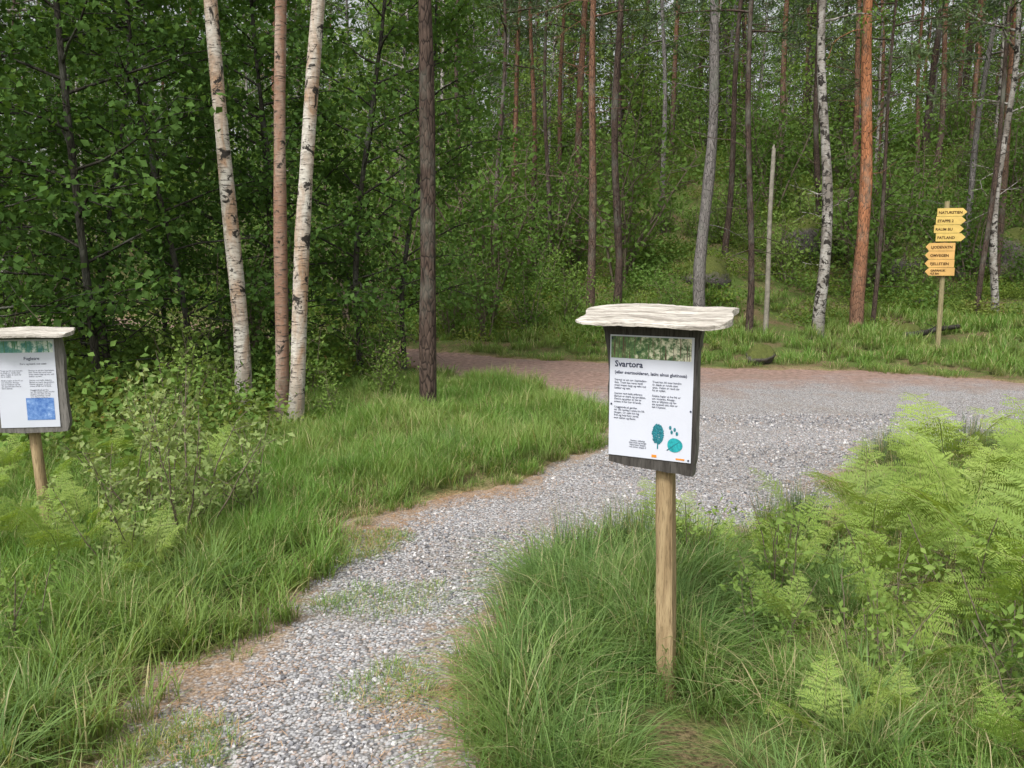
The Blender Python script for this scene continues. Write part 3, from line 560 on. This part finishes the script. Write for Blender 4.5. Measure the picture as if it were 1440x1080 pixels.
t1="Svartor er ein art i bjørkefam-\nilien. Treet kan verta inntil\ntretti meter høgt og veks ved\nbekkar og vatn.\n\nSvartor vert kalla oldertre.\nBarken er mørk og sprukken.\nDenne og gråor er dei to\nartane vi har her til lands.\n\nI byggjetida på garden\nvar det vanleg å nytta tre frå\nskogen. Or veks om lag\nfritt og held fast i jorda\nmot vatnet og flaum."
t2="Treet kan bli over hundre\når, blada er runde utan\nspiss. Veden er raud når\nho er nyfelt.\n\nNokre fuglar et frø frå or\nom vinteren. Knopp-\nane er klibbete og har\nein spesiell lukt som er\nlett å kjenna."
text(t1,S,px+.018,fy-.0012,q_(1.188),.0094,M_ink,'body_left',.0001); text(t2,S,px+.152,fy-.0012,q_(1.188),.0094,M_ink,'body_right',.0001)
text("Svartor, teikning:\nblad, frukt og kongle\nNaturstien, skogen\nved vatnet, etappe 2",S,px+.105,fy-.0012,q_(.965),.0074,M_ink,'caption',.0001,'CENTER')
mb=MB(); 
for k in range(260):
    a=R.uniform(0,6.28); q=R.rand()**.5; c=np.array([px+.175+math.cos(a)*q*.019,fy-.0012-k*1e-6,q_(1.0)+math.sin(a)*q*.034]); s=.0035
    V=[c+np.array([math.cos(b)*s,0,math.sin(b)*s]) for b in (0,1.6,3.1,4.7)]; mb.add(V,[(0,1,2,3)],0)
mb.add([(px+.173,fy-.0011,q_(.945)),(px+.177,fy-.0011,q_(.945)),(px+.177,fy-.0011,q_(.98)),(px+.173,fy-.0011,q_(.98))],[(0,1,2,3)],0); obj('printed_tree',mb.mesh('printed_tree',[M_pt],False),parent=S)
n=28; V=[(px+.232+math.cos(t)*.026*(1+.10*math.cos(t)),fy-.0012,q_(.965)+math.sin(t)*.024) for t in np.linspace(0,6.283,n,endpoint=False)]
mb=MB(); mb.add(V,[list(range(n))],0); mb.add([(px+.206,fy-.0015,q_(.945)),(px+.209,fy-.0015,q_(.943)),(px+.250,fy-.0015,q_(.978)),(px+.249,fy-.0015,q_(.980))],[(0,1,2,3)],1)
for (a,b) in ((.222,1.012),(.232,1.022),(.24,1.008),(.217,1.028)):
    V=[(px+a+math.cos(t)*.0045,fy-.0012,q_(b)+math.sin(t)*.007) for t in np.linspace(0,6.283,8,endpoint=False)]; mb.add(V,[list(range(8))],1)
obj('printed_leaf',mb.mesh('printed_leaf',[M_teal,M_pt],False),parent=S)
rect(S,'logo',px+.155,px+.172,q_(.912),q_(.922),fy-.0012,M_or); rect(S,'logo_2',px+.238,px+.268,q_(.912),q_(.918),fy-.0012,M_or)
mb=MB(); 
for (a,b) in ((px+.008,.965+.16),(px+.284,1.12),(px+.008,1.35),(px+.281,.955)):
    V=[(a+math.cos(t)*.0035,fy-.002,b+math.sin(t)*.0035) for t in np.linspace(0,6.283,8,endpoint=False)]; mb.add(V,[list(range(8))],0)
obj('pins',mb.mesh('pins',[M_ink],False),parent=S)
S=empty('information_sign',(-2.61,4.4,0),math.radians(8))
post(S,(0.03,0,-.2),(-.03,0,1.15),.029,M_post,True)
cx,cy=.015,-.053
ol=[(-.185,.70),(.0,.694),(.175,.70),(.19,.75),(.178,.95),(.185,1.1),(.172,1.225),(-.18,1.225),(-.19,1.0)]
obj('board',prism(jag([(cx+a,b) for a,b in ol],.0015,4),cy-.02,cy+.018,[M_side,M_side]),parent=S)
roofslab(S,cx,cy-.02,1.228,.47,.20,8,.16)
fy=cy-.0235; px=cx-.155; rect(S,'paper',px,px+.297,.725,1.20,fy,M_paper)
rect(S,'banner_photo',px+.006,px+.290,1.13,1.192,fy-.0012,banner('green_photo_print',[(.05,.22,.22),(.22,.45,.36),(.10,.25,.12),(.7,.75,.7)],30,px,px+.3))
text('Fugletre',S,px+.14,fy-.0012,1.09,.024,M_ink,'title',.0003); text('Furu og bjørk ved stien',S,px+.12,fy-.0012,1.065,.014,M_ink,'subtitle')
text(t2,S,px+.02,fy-.0012,1.03,.0105,M_ink,'body_left'); text(t1,S,px+.16,fy-.0012,1.03,.0105,M_ink,'body_right')
rect(S,'blue_drawing',px+.135,px+.275,.765,.885,fy-.0012,banner('blue_leaf_print',[(.05,.14,.42),(.20,.34,.64),(.25,.4,.7),(.5,.6,.8)],45,px,px+9,False))
M_y1=plain('yellow_board',(.62,.44,.13),.6,.3,.15,5); M_y2=plain('amber_board',(.60,.36,.12),.6,.3,.15,5); M_yp=wood('sign_post_wood',(.20,.17,.09),(.36,.31,.17)); M_dk=plain('routed_letters',(.07,.035,.01),.7)
S=empty('trail_signpost',(7.43,14.2,float(G(np.array([7.43]),np.array([14.2]))[0])),math.radians(-14))
post(S,(0,0,-.3),(-.03,0,2.62),.042,M_yp,True)
tx=['NATURSTIEN','ETAPPE 2','RAUM BU','FATLAND','LJODEVATN','OMVEGEN','FJELLSTIEN','GAPAHUK']
for k in range(8):
    z1=2.50-k*.1400-(.02 if k>3 else 0); z0=z1-.134; y0=-.075; off=R.uniform(-.02,.02)
    if k<4: pl=[(-.20+off,z0),(.19+off,z0),(.26+off,(z0+z1)/2),(.19+off,z1),(-.20+off,z1)]
    else: pl=[(-.27+off,z0),(.13+off,z0),(.13+off,z1),(-.27+off,z1),(-.33+off,(z0+z1)/2)]
    o=obj('arrow_board_%d'%(k+1),prism(pl,y0,y0+.022,[M_y1 if k<4 else M_y2]*2,1),parent=S)
    text(tx[k]+('\n4,5 km' if k==7 else ''),S,(-.18 if k<4 else -.25)+off,y0-.003,z0+(.04 if k!=7 else .07),.062 if k!=7 else .05,M_dk,'letters_%d'%(k+1),.002)
# ------------------------------------------------------------------ light
EL,AZ=math.radians(54),math.radians(205)
w=bpy.data.worlds.new('World'); scn.world=w; w.use_nodes=True; nt=w.node_tree; bg=nt.nodes['Background']
sk=nt.nodes.new('ShaderNodeTexSky'); sk.sky_type='NISHITA'; sk.sun_disc=False; sk.sun_elevation=EL; sk.sun_rotation=AZ; sk.dust_density=5; sk.air_density=1.0; sk.ozone_density=.6
hs=nt.nodes.new('ShaderNodeHueSaturation'); hs.inputs['Saturation'].default_value=.15; hs.inputs['Value'].default_value=1.35; nt.links.new(sk.outputs[0],hs.inputs['Color']); nt.links.new(hs.outputs[0],bg.inputs[0]); bg.inputs[1].default_value=.15
s=Vector((math.sin(AZ)*math.cos(EL),math.cos(AZ)*math.cos(EL),math.sin(EL)))
ld=bpy.data.lights.new('sun','SUN'); ld.energy=2.7; ld.angle=math.radians(12); ld.color=(1,.97,.91); lo=bpy.data.objects.new('sun',ld); COL.objects.link(lo); lo.rotation_euler=s.to_track_quat('Z','Y').to_euler(); lo.location=(0,0,30)
cd=bpy.data.cameras.new('camera'); cd.lens=28.75; cd.sensor_width=36; cd.clip_end=1000; cam=bpy.data.objects.new('camera',cd); COL.objects.link(cam); cam.location=(0,0,1.6); cam.rotation_euler=(math.radians(81.6),0,0); scn.camera=cam
scn.view_settings.view_transform='Standard'; scn.view_settings.look='None'; scn.view_settings.exposure=0
